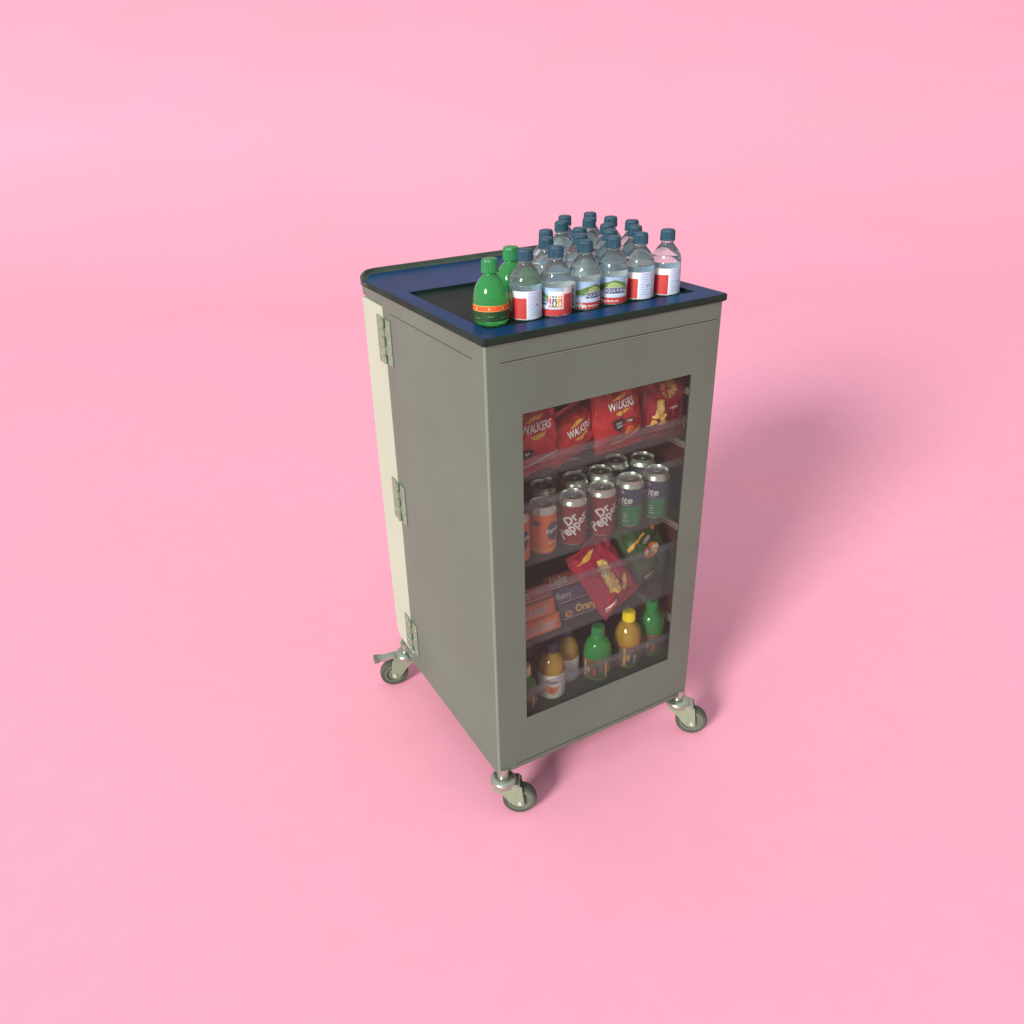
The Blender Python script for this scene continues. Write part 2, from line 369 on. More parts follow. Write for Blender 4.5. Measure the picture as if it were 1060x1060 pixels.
# raised lip along the back, curling round the left corner and dying into the edge
mb = MB(); pl = []; rr = .065
for i in range(13):
    a = R(180 - 90 * i / 12); pl.append((TX0 + rr + rr * math.cos(a), TY1 - rr + rr * math.sin(a), math.cos(a), math.sin(a), .001 + .011 * min(1, i / 7.)))
pl.insert(0, (TX0, TY1 - rr - .03, -1, 0, .0002)); pl += [(x, TY1, 0, 1, .012) for x in (.2, .35, .5)] + [(TX1 - .03, TY1, 0, 1, .012)]
loops = []
for x, y, nx, ny, h in pl:
    t = .012; z0 = ZT - .001
    loops.append([(x - nx * .0002, y - ny * .0002, z0 - .012), (x + nx * .0003, y + ny * .0003, z0 + h - .003), (x - nx * .003, y - ny * .003, z0 + h), (x - nx * (t - .003), y - ny * (t - .003), z0 + h), (x - nx * t, y - ny * t, z0 + h * .5), (x - nx * (t + .006), y - ny * (t + .006), z0 + .0012 * (h > .002)), (x - nx * t, y - ny * t, z0 - .004)])
mb.loft(loops, M['lip'], cap=True, smooth=False); mb.build('upstand', cart)

# hinges: a leaf on the cabinet, a leaf on the door edge, five knuckles
def hinge(z0, z1, parent=cart):
    h = MB(); h.box(-.0028, -.0002, .436, .462, z0, z1, M['hinge'], bev=.0008)
    for k in range(3):
        zc = z0 + (z1 - z0) * (.18 + .32 * k)
        X = Matrix.Translation((-.0028, .4445 + .006 * (k % 2), zc)) @ Matrix.Rotation(R(-90), 4, 'Y')
        h.lathe([(.0032, 0), (.0026, .0011), (.0008, .0014)], M['zinc'], 10, X)
    root = h.build('hinge', parent)
    l = MB(); l.box(-.0028, -.0002, .484, .513, z0 - .004, z1 + .001, M['hinge'], bev=.0008)
    for k in range(3):
        X = Matrix.Translation((-.0028, .5, z0 + (z1 - z0) * (.18 + .32 * k))) @ Matrix.Rotation(R(-90), 4, 'Y')
        l.lathe([(.0032, 0), (.0026, .0011), (.0008, .0014)], M['zinc'], 10, X)
    l.build('door_leaf', root)
    k_ = MB(); n = 5; hh = (z1 - z0) / n
    for i in range(n):
        k_.lathe([(.0, z0 + i * hh + .0008), (.0052, z0 + i * hh + .0008), (.0052, z0 + (i + 1) * hh - .0008), (.0, z0 + (i + 1) * hh - .0008)], M['hinge'], 14, Matrix.Translation((-.004, .473, 0)))
    k_.lathe([(.0, z0 + .001), (.0036, z0 + .001), (.0036, z1 - .001), (0, z1 - .001)], M['seam'], 10, Matrix.Translation((-.004, .473, 0)))
    k_.box(-.0022, -.0003, .462, .484, z0 + hh * 1, z0 + hh * 2, M['hinge']); k_.box(-.0022, -.0003, .462, .484, z0 + hh * 3, z0 + hh * 4, M['hinge'])
    k_.build('knuckle', root)
hinge(.857, .962); hinge(.446, .551); hinge(.040, .140)

# castors
def castor(x, y, ang, pedal=False):
    """stem under the body, swivel race, fork, twin-flange wheel trailing towards ang"""
    root = MB()
    root.lathe([(0, .016), (.0135, .016), (.0135, -.012), (.011, -.0125), (.011, -.016), (0, -.016)], M['zinc'], 24)
    st = root.build('castor', cart); st.location = (x, y, ZB - .002); st.rotation_euler = (0, 0, ang)
    wr, tr = .0405, .038; wz = FZ - (ZB - .002) + wr
    f = MB(); z0 = -.014
    f.lathe([(0, z0), (.019, z0), (.0265, z0 - .002), (.0300, z0 - .006), (.0308, z0 - .011), (.0280, z0 - .0145), (.0275, z0 - .019), (.0, z0 - .019)], M['zinc'], 32)
    # fork: bent plate, two cheeks
    for s in (-1, 1):
        yy = .0175 * s; t = .0022 * s
        pts = [(-.024, z0 - .012), (.020, z0 - .010), (.033, z0 - .012), (.043, z0 - .017), (tr + .0100, wz - .004), (tr + .006, wz - .0105), (tr - .006, wz - .0115), (tr - .017, wz - .006), (-.004, z0 - .038), (-.024, z0 - .024)]
        n = len(pts)
        f.add([(a, yy, b) for a, b in pts] + [(a, yy + t, b) for a, b in pts], [tuple(range(n)), tuple(range(2 * n - 1, n - 1, -1))] + [(j, j + n, (j + 1) % n + n, (j + 1) % n) for j in range(n)], M['fork'])
        f.lathe([(0, 0), (.0052, 0), (.0052, .0035), (.004, .0045), (0, .0045)], M['bolt'], 6, Matrix.Translation((tr, yy + t, wz)) @ Matrix.Rotation(R(-90 * s), 4, 'X'), smooth=False)
    f.box(-.022, .039, -.0197, .0197, z0 - .0125, z0 - .0095, M['zinc'], bev=.001)
    f.build('fork', st)
    w = MB(); hw = .0125; X = Matrix.Translation((tr, 0, wz)) @ Matrix.Rotation(R(90), 4, 'X')
    w.lathe([(.031, -hw), (wr - .003, -hw), (wr - .0009, -hw * .75), (wr, -hw * .3), (wr, hw * .3), (wr - .0009, hw * .75), (wr - .003, hw), (.031, hw)], M['tyre'], 40, X)
    wh = w.build('wheel', st)
    hb = MB()
    hb.lathe([(0, -hw + .001), (.012, -hw + .001), (.014, -hw + .004), (.022, -hw + .004), (.024, -hw - .0006), (.0262, -hw - .0006), (.0305, -hw + .001), (.0311, -hw + .001), (.0311, hw - .001), (.0305, hw - .001), (.0262, hw + .0006), (.024, hw + .0006), (.022, hw - .004), (.014, hw - .004), (.012, hw - .001), (0, hw - .001)], M['wheel'], 40, X)
    hb.build('rim', wh)
    if pedal:
        p = MB()
        p.prism([(.036, z0 - .004), (.036, z0 - .010), (.062, z0 - .016), (.082, z0 - .014), (.084, z0 - .006), (.079, z0 - .003), (.066, z0 - .008)], M['zinc'], -.012, .012, axis='y')
        p.box(.078, .093, -.015, .015, z0 - .0175, z0 - .004, M['wheel'], bev=.003)
        p.build('brake_pedal', st)
castor(.015, .008, R(-30)); castor(.540, .010, R(-38)); castor(.008, .560, R(165), True); castor(.541, .560, R(200), True)

# trays and rails inside the cabinet
TR = [(.720, .765), (.520, .668), (.312, .455), (.112, .190)]
for i, (zb, zl) in enumerate(TR):
    t = MB(); x0, x1, y0, y1 = .020, .536, .0225, .40
    t.box(x0, x1, y0, y1, zb - .004, zb, M['acrylic'])
    t.box(x0, x0 + .003, y0 + .0035, y1, zb + .0002, zb + (zl - zb) * .6, M['acrylic'])
    t.box(x1 - .003, x1, y0 + .0035, y1, zb + .0002, zb + (zl - zb) * .6, M['acrylic'])
    tr_ = t.build('tray', cart)
    f = MB(); f.box(x0, x1, y0 - .0005, y0 + .003, zb + .0002, zl - .013, M['acrylic']); f.box(x0, x1, y0 - .004, y0 + .003, zl - .0128, zl, M['acrylic_lip'])
    f.build('tray_front', tr_)
    r_ = MB(); zr = (zl + .004) if i else .80
    r_.box(.5365, .5445, .024, .43, zr, zr + .011, M['rail']); r_.box(.530, .5364, .024, .43, zr, zr + .0025, M['rail']); r_.build('rail', cart)
    r_ = MB(); r_.box(.0105, .0185, .024, .43, zr, zr + .011, M['rail']); r_.build('rail', cart)

# ------------------------------------------------------------------ bottles standing in the recess of the top
def cap_mesh(mb, r, z0, h, m, X=None, ribs=36):
    loops = []
    for z, k in ((z0, 1.02), (z0 + h * .12, 1.02), (z0 + h * .13, 1.0), (z0 + h * .80, .97), (z0 + h * .93, .90), (z0 + h, .74)):
        n = ribs * 2
        loops.append([((r * k * (1 - (.035 if (j % 2 and .12 < (z - z0) / h < .9) else 0))) * math.cos(2 * math.pi * j / n), (r * k * (1 - (.035 if (j % 2 and .12 < (z - z0) / h < .9) else 0))) * math.sin(2 * math.pi * j / n), z) for j in range(n)])
    mb.loft(loops, m, X=X, cap=True, smooth=False)
def water_bottle():
    root = empty('water_bottle', (0, 0, 0)); r = .0303
    b = MB()
    S_ = .1285 / .1365
    b.lathe([(p_[0], p_[1] * S_) for p_ in [(0, .003), (.014, .003), (.018, .0005), (.025, .0), (.0292, .0022), (r, .006), (r, .010), (r - .0008, .012), (r - .0008, .060), (r, .0625), (r, .070), (r - .0008, .0715), (r - .0002, .073), (.0293, .079), (.0272, .086), (.0240, .0925), (.0200, .0985), (.0160, .1035), (.0132, .1070), (.0122, .1100), (.0122, .1125), (.0140, .1130), (.0140, .1142), (.0120, .1148), (.0, .1148)]], M['pet'], 40)
    b.build('bottle_body', root)
    c = MB(); cap_mesh(c, .0150, .1150 * S_, .0205, M['cap_blue']); c.build('cap', root)
    l = MB(); rl = .0304; P = Print(l, cyl_fn(rl), .007); q = lambda deg: R(deg) * rl
    # wrap: barcode | lake view with blue name board | coloured figures | red square | white small print
    z0, z1 = .004, .0565
    P.rect(q(0), z0, q(25), z1, M['white'], 0); P.rect(q(25), .016, q(205), z1, M['skyblue'], 0); P.rect(q(205), z0, q(360), z1, M['white'], 0)
    P.rect(q(25), z0, q(205), .0158, M['red'], 0)
    P.rect(q(150), .017, q(204), .050, M['white'], .0002)
    P.rect(q(205.2), z0 + .001, q(262), .044, M['red'], .0002)
    P.rect(q(268), z0 + .001, q(352), z1 - .001, M['paleblue'], .0002)
    for k in range(9): P.rect(q(5), .010 + k * .0045, q(20), .0125 + k * .0045 - (k % 3) * .0006, M['barcode'], .0003)
    P.poly([(q(27), .030), (q(27), .039), (q(45), .041), (q(62), .045), (q(80), .047), (q(100), .0505), (q(118), .048), (q(140), .044), (q(148), .040), (q(148), .030)], M['hill'], .0002)
    P.poly([(q(70), .034), (q(78), .043), (q(95), .047), (q(115), .044), (q(135), .038), (q(140), .034)], M['meadow'], .0003)
    P.rect(q(27), .0165, q(148), .026, M['paleblue'], .0003)
    P.rect(q(63), .0235, q(143), .0355, M['white'], .00035); P.rect(q(64.5), .0242, q(141.5), .0348, M['navy'], .0004)
    P.text('AQUA PURA', q(103), .0296, .0096, M['white'], .0006, bold=.0, sx=.74)
    P.text('Win', q(45), .0100, .0125, M['white'], .0004, bold=.04)
    P.text('a family trip', q(92), .0098, .0056, M['white'], .0004)
    for k, (mm, ww) in enumerate((('pinkred', 1.0), ('navy', .8), ('hill', .9), ('yellow', 1.1), ('orange', .9))):
        uc = 156 + k * 10.0
        P.ell(q(uc), .040, .0017, .0020, M[mm], .0005, n=10); P.ell(q(uc), .0315, .0020 * ww, .0062, M[mm], .0005, n=10, rot=.2 * (-1) ** k)
        P.ell(q(uc) + .001, .0225, .0009, .0045, M[mm], .0005, n=8, rot=.3); P.ell(q(uc) - .001, .0225, .0009, .0045, M[mm], .0005, n=8, rot=-.3)
        P.ell(q(uc), .0345, .0036, .0008, M[mm], .0006, n=8, rot=.5 * (-1) ** k)
    for k in range(5): P.rect(q(213), .037 - k * .006, q(255 - (k * 7) % 12), .0376 - k * .006, M['pinkred'], .0004)
    for k in range(9):
        a = 275 + (k % 2) * 3; P.rect(q(a), .052 - k * .005, q(a + 30 - (k * 5) % 9), .0527 - k * .005, M['greytext'], .0004)
        if k not in (4, 5): P.rect(q(314), .052 - k * .005, q(342 - (k * 7) % 11), .0527 - k * .005, M['greytext'], .0004)
    P.ell(q(300), .030, .0016, .0022, M['greytext'], .0005, n=8); P.ell(q(309), .030, .0012, .0026, M['greytext'], .0005, n=8)
    l.build('bottle_label', root, merge=False)
    return root
proto = water_bottle()
ords = ['leftmost', 'second', 'third', 'fourth']
FR = [('F1', .143, .094, 262, 'clear water bottle with red square label, beside the green soda bottle in the front row'),
      ('F2', .204, .084, 180, 'clear water bottle whose label shows a row of coloured figures, front row'),
      ('F3', .277, .094, 66, 'clear water bottle with barcode and lake view label reading Win, front row'),
      ('F4', .344, .095, 98, 'clear water bottle with full lake view and blue name board facing front, front row'),
      ('F5', .410, .094, 275, 'clear water bottle with red square label, second from the right in front row'),
      ('F6', .475, .090, 262, 'clear water bottle standing apart at the right end of the front row')]
def rowl(k, n, row): return 'blue capped water bottle, %s of the %s in the %s row from front' % (ords[k] if k < n - 1 else 'rightmost', {2: 'two', 3: 'three', 4: 'four'}[n], row)
REST = [(.236, .169, rowl(0, 4, 'second')), (.309, .157, rowl(1, 4, 'second')), (.384, .160, rowl(2, 4, 'second')), (.452, .167, rowl(3, 4, 'second')),
        (.284, .245, rowl(0, 4, 'third')), (.350, .220, rowl(1, 4, 'third')), (.421, .222, rowl(2, 4, 'third')), (.492, .229, rowl(3, 4, 'third')),
        (.367, .314, rowl(0, 3, 'fourth')), (.438, .311, rowl(1, 3, 'fourth')), (.486, .305, rowl(2, 3, 'fourth')),
        (.417, .376, 'clear water bottle with dark blue cap, left one of the two at the very back'), (.486, .376, 'clear water bottle with dark blue cap, right one of the two at the very back')]
REST[10] = (.4865, .298, REST[10][2]) 
first = True
for i, (x, y, rot, lab) in enumerate([(a[1], a[2], a[3], a[4]) for a in FR] + [(x, y, random.choice([20, 90, 150, 230, 300]), l) for x, y, l in REST]):
    o = proto if first else copy_tree(proto); first = False
    o.location = (x, y, RZ + .0003); o.rotation_euler = (0, 0, R(-118 - rot))
    tag(o, lab, 'bottle', 'water bottles standing on the cart top')

def soda_bottle(name, r, hgt, body, cap, kind):
    """round shouldered bottle; kind picks the printed label"""
    root = empty(name, (0, 0, 0)); s = hgt / .126; k = r / .036
    b = MB()
    dz = hgt - .126; k = r / .036
    b.lathe([(0, .003), (.018 * k, .003), (.024 * k, .0), (.031 * k, .0012), (.0345 * k, .006), (r, .013)] + [(p_[0] * k, p_[1] + dz) for p_ in [(.036, .046), (.0357, .054), (.0345, .063), (.0322, .0715), (.0288, .0792), (.0242, .0862), (.0190, .0918), (.0145, .0960), (.0128, .0985), (.0128, .1030), (0, .1030)]], M[body], 40)
    b.build('bottle_body', root)
    c = MB(); cap_mesh(c, .0160, .1032 + dz, .0225, M[cap])
    c.lathe([(.0160, .1012 + dz), (.0166, .1015 + dz), (.0166, .1028 + dz), (.0160, .1032 + dz)], M[cap], 36)
    c.build('cap', root)
    l = MB(); P = Print(l, cyl_fn(r + .0003), .008); C = 2 * math.pi * (r + .0003); q = lambda t: t * C
    if kind == 'band':
        P.rect(0, .0100, C, .0290, M['darkgreen'], 0); P.rect(0, .0292, C, .0390, M['bandred'], 0)
        P.rect(0, .0386, C, .0394, M['gold'], .0003); P.rect(0, .0288, C, .0295, M['gold'], .0003)
        for j in range(8):
            P.ell(q(j / 8 + .03), .034, .0022, .0028, M['gold'], .0004, n=6); P.rect(q(j / 8 + .01), .015 + (j % 2) * .004, q(j / 8 + .07), .017 + (j % 2) * .004, M['hill'], .0003)
    elif kind == 'juice':
        P.rect(0, .010, C, .062 * s, M['white'], 0)
        for j in range(2):
            P.text('Fruits', q(.25 + j * .5), .047 * s, .012, M['black'], .0005, bold=.03); P.ell(q(.25 + j * .5), .028 * s, .020, .012, M['orange'], .0003, n=9, wob=.2)
            P.ell(q(.25 + j * .5), .028 * s, .006, .007, M['pinkred'], .0005, n=8)
    elif kind == 'plain':
        P.rect(0, .010, C, .060 * s, M['white'], 0)
        for j in range(14): P.rect(q(.05 + (j % 2) * .5), .015 + j * .003, q(.35 + (j % 2) * .5), .0158 + j * .003, M['greytext'], .0004)
    else:
        P.rect(0, .010, C, .056 * s, M['label_brown'], 0)
        P.rect(0, .0535 * s, C, .056 * s, M['wrap_rust'], .0003)
        for j in range(4):
            P.rect(q(j / 4 + .02), .012, q(j / 4 + .045), .052 * s, M['popcorn'], .0004); P.rect(q(j / 4 + .10), .014, q(j / 4 + .20), .044 * s, M['darkgreen'], .0003)
            P.rect(q(j / 4 + .13), .018, q(j / 4 + .17), .036 * s, M['silver'] if kind == 'dark' else M['wrap_rust'], .0004)
            P.ell(q(j / 4 + .075), .03 * s, .006, .010, M['popcorn_dark'], .0005, n=9, wob=.15)
    l.build('bottle_label', root, merge=False)
    return root
g1 = soda_bottle('soda_bottle', .0335, .1195, 'pet_green', 'cap_green', 'band')
g1.location = (.072, .101, RZ + .0003); tag(g1, 'green soda bottle with orange band at the left end of the front row', 'bottle', 'green soda bottles on the cart top')
g2 = copy_tree(g1); g2.location = (.160, .176, RZ + .0003); g2.rotation_euler = (0, 0, 1)
tag(g2, 'green soda bottle half hidden behind the leftmost water bottle', 'bottle')

# bottles on the bottom tray of the cabinet
def shelf_bottle(name, x, y, r, h, body, cap, kind, lab, rot=0):
    o = soda_bottle(name, r, h, body, cap, kind); o.location = (x, y, .1125); o.rotation_euler = (0, 0, R(rot))
    return tag(o, lab, 'bottle', 'drinks on the bottom tray')
B0 = 'bottle standing on the bottom tray behind the glass'
shelf_bottle('juice_bottle', .183, .064, .0335, .152, 'pet_orange', 'cap_dark', 'juice', 'orange juice bottle with navy cap and white fruit label, front left of the bottom tray', 150)
shelf_bottle('juice_bottle', .245, .098, .0335, .152, 'pet_orange', 'cap_dark', 'plain', 'orange juice bottle with plain white label, behind the fruit label bottle on the bottom tray', 20)
shelf_bottle('soda_bottle', .316, .064, .0345, .146, 'pet_green', 'cap_green', 'rust', 'green bottle in the middle of the bottom tray, left of the yellow cap', 80)
shelf_bottle('juice_bottle', .409, .066, .0345, .154, 'pet_orange', 'cap_yellow', 'dark', 'amber juice bottle with bright yellow cap on the bottom tray', 30)
shelf_bottle('soda_bottle', .487, .074, .0345, .154, 'pet_green', 'cap_green', 'rust', 'green bottle at the right end of the bottom tray', 10)
shelf_bottle('soda_bottle', .105, .058, .0310, .120, 'pet_green', 'cap_pale', 'rust', 'green bottle cut off by the left edge of the window, bottom tray', 0)
shelf_bottle('soft_drink_bottle', .160, .152, .0310, .140, 'pet_purple', 'cap_dark', 'dark', 'dark purple bottle behind the left juice bottle on the bottom tray', 0)

# ------------------------------------------------------------------ cans on the second tray
def can(body, kind, name='drink_can'):
    root = empty(name, (0, 0, 0)); r = .0310; h = .114
    b = MB()
    b.lathe([(0, .006), (.018, .004), (.0235, .0), (.0255, .001), (.0300, .0065, M[body]), (r, .010, M[body]), (r, .0975), (.0305, .1000), (.0276, .1055), (.0268, .1075), (.0268, .108), (.0268, h - .002)], M['can_metal'], 40)
    b.build('can_body', root)
    l = MB()
    l.lathe([(.0266, h - .0035), (.0276, h - .002), (.0276, h - .0006), (.0270, h), (.0262, h), (.0256, h - .001), (.0246, h - .0075), (.0228, h - .0082), (.0215, h - .0062, M['can_dark']), (.0, h - .0060, M['can_dark'])], M['can_metal'], 40)
    ld = l.build('can_lid', root)
    t = MB()
    t.lathe([(.0, h - .0040), (.0032, h - .0040), (.0032, h - .0058)], M['can_metal'], 12, Matrix.Translation((0, 0, 0)))
    ring = []
    for k in range(17):
        a = 2 * math.pi * k / 16; cx, cy = .007 * math.cos(a) + .004, .0052 * math.sin(a)
        ring.append([(cx * 1.0, cy, h - .0048), (cx * 1.0 + .0016 * math.cos(a), cy + .0016 * math.sin(a), h - .0042), (cx + .003 * math.cos(a), cy + .003 * math.sin(a), h - .0048)])
    t.loft(ring, M['can_metal'], closed=False, smooth=True)
    t.build('ring_pull', ld, merge=False)
    g = MB(); P = Print(g, cyl_fn(r + .0002), .006); C = 2 * math.pi * (r + .0002); q = lambda d: d / 360 * C
    if kind == 'pepper':
        P.text('Dr', q(170), .067, .028, M['white'], .0004, rot=R(44), bold=.03); P.text('Pepper', q(182), .050, .033, M['white'], .0004, rot=R(44), bold=.03, sx=.85)
        P.rect(0, .012, C, .014, M['crisp_red'], .0002)
    elif kind == 'lemon':
        P.rect(0, .062, C, .0970, M['can_blue'], .0001)
        P.poly([(q(a), .0625) for a in (60, 120, 180, 240, 300)] + [(q(270), .058), (q(200), .0545), (q(140), .0545), (q(80), .058)], M['can_blue'], .0002)
        P.text('Sprite', q(172), .069, .024, M['white'], .0004, rot=R(4), bold=.02, shear=.2)
        P.rect(q(165), .0585, q(215), .0595, M['white'], .0004)
        for k in range(4): P.rect(q(190), .018 + k * .006, q(212 - (k % 2) * 6), .020 + k * .006, M['silver'], .0003)
        P.ell(q(185), .090, .004, .006, M['silver'], .0004, n=8, rot=.6)
    else:
        P.ell(q(222), .058, .016, .022, M['can_blue'], .0002, n=16); P.text('Fanta', q(222), .060, .016, M['white'], .0005, rot=R(12), bold=.03)
        P.ell(q(150), .078, .010, .006, M['can_blue'], .0002, n=10); P.rect(0, .012, C, .016, M['yellow'], .0002); P.text('ORANGE', q(222), .030, .007, M['white'], .0004)
    g.build('print', root, merge=False)
    return root
ZC = .5205
CG = 'drink cans standing on the second tray'
c_or, c_dp, c_lm = can('can_orange', 'orange'), can('can_maroon', 'pepper'), can('can_green', 'lemon')
def put(proto_, first_, x, y, rot, lab, z=ZC):
    o = proto_ if first_ else copy_tree(proto_)
    o.location = (x, y, z); o.rotation_euler = (0, 0, R(rot)); return tag(o, lab, 'can', CG)
F = -118 - 180
put(c_or, 1, .159, .063, F + 0, 'orange drink can with blue emblem, left of the maroon cans')
put(c_or, 0, .090, .060, F - 10, 'orange drink can cut off by the left edge of the window')
put(c_dp, 1, .235, .061, F - 4, 'maroon drink can with slanted white lettering, left of the two maroon cans')
put(c_dp, 0, .311, .061, F + 8, 'maroon drink can with slanted white lettering, right of the two maroon cans')
put(c_lm, 1, .387, .061, F - 42, 'green and blue drink can, left of the two green cans')
put(c_lm, 0, .461, .061, F - 44, 'green and blue drink can, right of the two green cans')
L2 = 'can showing only its lid, '
for k, (x, y, pr, lab) in enumerate([(.108, .126, c_or, 'behind the orange can at the left window edge'), (.205, .135, c_or, 'behind and between the orange and left maroon cans'),
        (.286, .130, c_dp, 'behind and between the two maroon cans'), (.355, .128, c_dp, 'behind the right maroon can'), (.420, .158, c_lm, 'darker one behind the left green can'),
        (.480, .135, c_lm, 'behind the right green can'), (.330, .190, c_dp, 'deepest one behind the maroon cans'), (.250, .196, c_or, 'deepest one behind the orange cans')]):
    put(pr, 0, x, y, 40 * k, L2 + lab)

# ------------------------------------------------------------------ crisp packets
def bag_fn(w, h, t, seed):
    def f(u, v, hgt):
        a, b = max(-1, min(1, 2 * u / w)), max(-1, min(1, 2 * v / h))
        prof = max(0, 1 - abs(a) ** 2.6) ** .55 * max(0, 1 - abs(b) ** 3.6) ** .7
        c1 = noise.noise(Vector((u * 16, v * 13, seed))); c2 = abs(noise.noise(Vector((u * 34 + v * 18, v * 30 - u * 12, seed + 3))))
        crease = .0090 * c1 - .0075 * c2 + .0022 * noise.noise(Vector((u * 90, v * 80, seed)))
        fold = .0026 * math.sin((a * 6 + 1.7 * b * a) * 2.2 + seed) * max(0, abs(b) - .5) / .5
        pinch = 1 - .07 * (1 - b * b) - .06 * max(0, abs(b) - .9) / .1
        ed = .0045 * noise.noise(Vector((seed, v * 28, math.copysign(3, a)))) * abs(a) ** 3
        ez = .0050 * noise.noise(Vector((u * 24, seed, math.copysign(3, b)))) * abs(b) ** 3
        return (u * pinch + ed, -(t * prof + (crease + fold) * min(1, prof * 2.5) + hgt), v + ez)
    return f
def crisp_bag(name, w, h, t, mname, seed, printer, loc, roll, tilt, yaw, lab, group='crisp packets in the cabinet'):
    mb = MB(); n, m = 30, 34; f = bag_fn(w, h, t, seed); g = bag_fn(w, h, t, seed + 9)
    for s, ff in ((1, f), (-1, g)):
        vs = []
        for j in range(m + 1):
            for i in range(n + 1):
                p = ff((i / n - .5) * w, (j / m - .5) * h, 0); vs.append((p[0], p[1] * s, p[2]))
        mb.add(vs, [(j * (n + 1) + i, j * (n + 1) + i + 1, (j + 1) * (n + 1) + i + 1, (j + 1) * (n + 1) + i) for j in range(m) for i in range(n)], M[mname], True)
    o = mb.build(name)
    nn = 40
    for s in (-1, 1):      # crimped ends
        c = MB(); za, zb_ = s * h * .5, s * (h * .5 + .009); vs = []
        for i in range(nn + 1):
            x = (i / nn - .5) * w * .94; ez = .0050 * noise.noise(Vector((x / .94 * 24, seed, 3 * s))); za, zb_ = s * h * .5 + ez, s * (h * .5 + .009) + ez * 1.3; yy = .0006 * (1 if i % 2 else -1) + .002 * math.sin(i * .35 + seed)
            vs += [(x, yy * .2, za - s * .0015), (x * 1.03, yy, zb_ + .0008 * (i % 2))]
        c.add(vs, [(2 * i, 2 * i + 1, 2 * i + 3, 2 * i + 2) for i in range(nn)], M[mname], True)
        c.build('crimped_seal', o, merge=False)
    pr = MB(); P = Print(pr, f, .006); printer(P, w, h); pr.build('print', o, merge=False)
    o.matrix_world = Matrix.Translation(loc) @ Matrix.Rotation(R(yaw), 4, 'Z') @ Matrix.Rotation(R(tilt), 4, 'X') @ Matrix.Rotation(R(roll), 4, 'Y')
    return tag(o, lab, 'crisp packet', group)
E1 = .0012
def logo(P, u, v, s, rot=0, tcol='white'):
    c, q = math.cos(rot), math.sin(rot); k = s / .05
    for pts, mm, hh in (([(-.020, .0100), (-.010, .0150), (.004, .0178), (.018, .0172), (.012, .0125), (-.004, .0102)], 'yellow', 0),
                        ([(-.016, -.0115), (-.004, -.0100), (.008, -.0092), (.019, -.0085), (.011, -.0150), (-.001, -.0182), (-.011, -.0162)], 'yellow', 0),
                        ([(-.008, -.0125), (.004, -.0110), (.010, -.0112), (.004, -.0145), (-.002, -.0155)], 'gold', .0003)):
        P.poly([(u + (x * c - y * q) * k, v + (x * q + y * c) * k) for x, y in pts], M[mm], E1 + hh)
    P.text('WALKERS', u, v, .0185 * k, M[tcol], E1 + .0006, rot=rot, bold=.03, shear=.12, sx=.70)
def pr_classic(P, w, h):
    logo(P, 0, .020, .062)
    P.poly([(-.030, -.012), (-.022, -.006), (-.010, -.008), (.002, -.010), (.006, -.018), (-.004, -.030), (-.014, -.036), (-.026, -.026)], M['black'], E1)
    P.text('Ready', -.011, -.0165, .0085, M['white'], E1 + .0006, rot=.1); P.text('Salted', -.010, -.024, .0078, M['white'], E1 + .0006, rot=.1)
    P.poly([(.006, -.016), (.026, -.012), (.030, -.018), (.008, -.024)], M['black'], E1); P.text('Crisps', .018, -.018, .006, M['white'], E1 + .0006, rot=.12)
    P.ell(.018, -.040, .013, .009, M['orange'], E1, rot=.4); P.ell(-.020, -.048, .016, .007, M['wrap_rust'], E1, rot=.2)
    P.poly([(-.052, -.066), (-.02, -.062), (.02, -.053), (.050, -.038), (.053, -.046), (.02, -.060), (-.02, -.068)], M['yellow'], E1)
def pr_tilted(P, w, h):
    logo(P, .006, .003, .060)
def pr_left(P, w, h):
    logo(P, .0, .018, .066)
    P.ell(-.030, -.030, .016, .010, M['black'], E1); P.text('Salt', -.030, -.030, .008, M['white'], E1 + .0006); P.poly([(-.05, -.056), (.05, -.040), (.05, -.044), (-.05, -.062)], M['silver'], E1)
def pr_flower(P, w, h):
    for k in range(22):
        a = 2 * math.pi * k / 22; P.ell(.010 + .015 * math.cos(a), .030 + .012 * math.sin(a), .0105, .0020, M['gold' if k % 2 else 'popcorn_dark'], E1 + .0002 * (k % 3), rot=a)
    P.ell(.0, .027, .008, .008, M['pinkred'], E1 + .0009, n=9, wob=.2)
    P.poly([(-.024, .006), (-.012, .009), (-.003, .006), (-.004, -.022), (-.010, -.034), (-.030, -.032), (-.026, -.012)], M['popcorn'], E1)
    for k in range(12): P.ell(-.018 + .015 * math.sin(k * 2.4), -.036 + .009 * math.cos(k * 1.7), .006, .004, M['popcorn' if k % 2 else 'gold'], E1 + .0003 + .0001 * k, n=8, wob=.2)
    P.text('popped', .024, -.012, .009, M['white'], E1 + .0005, rot=.08, bold=.01)
    P.rect(-.046, -.052, -.030, -.046, M['silver'], E1)
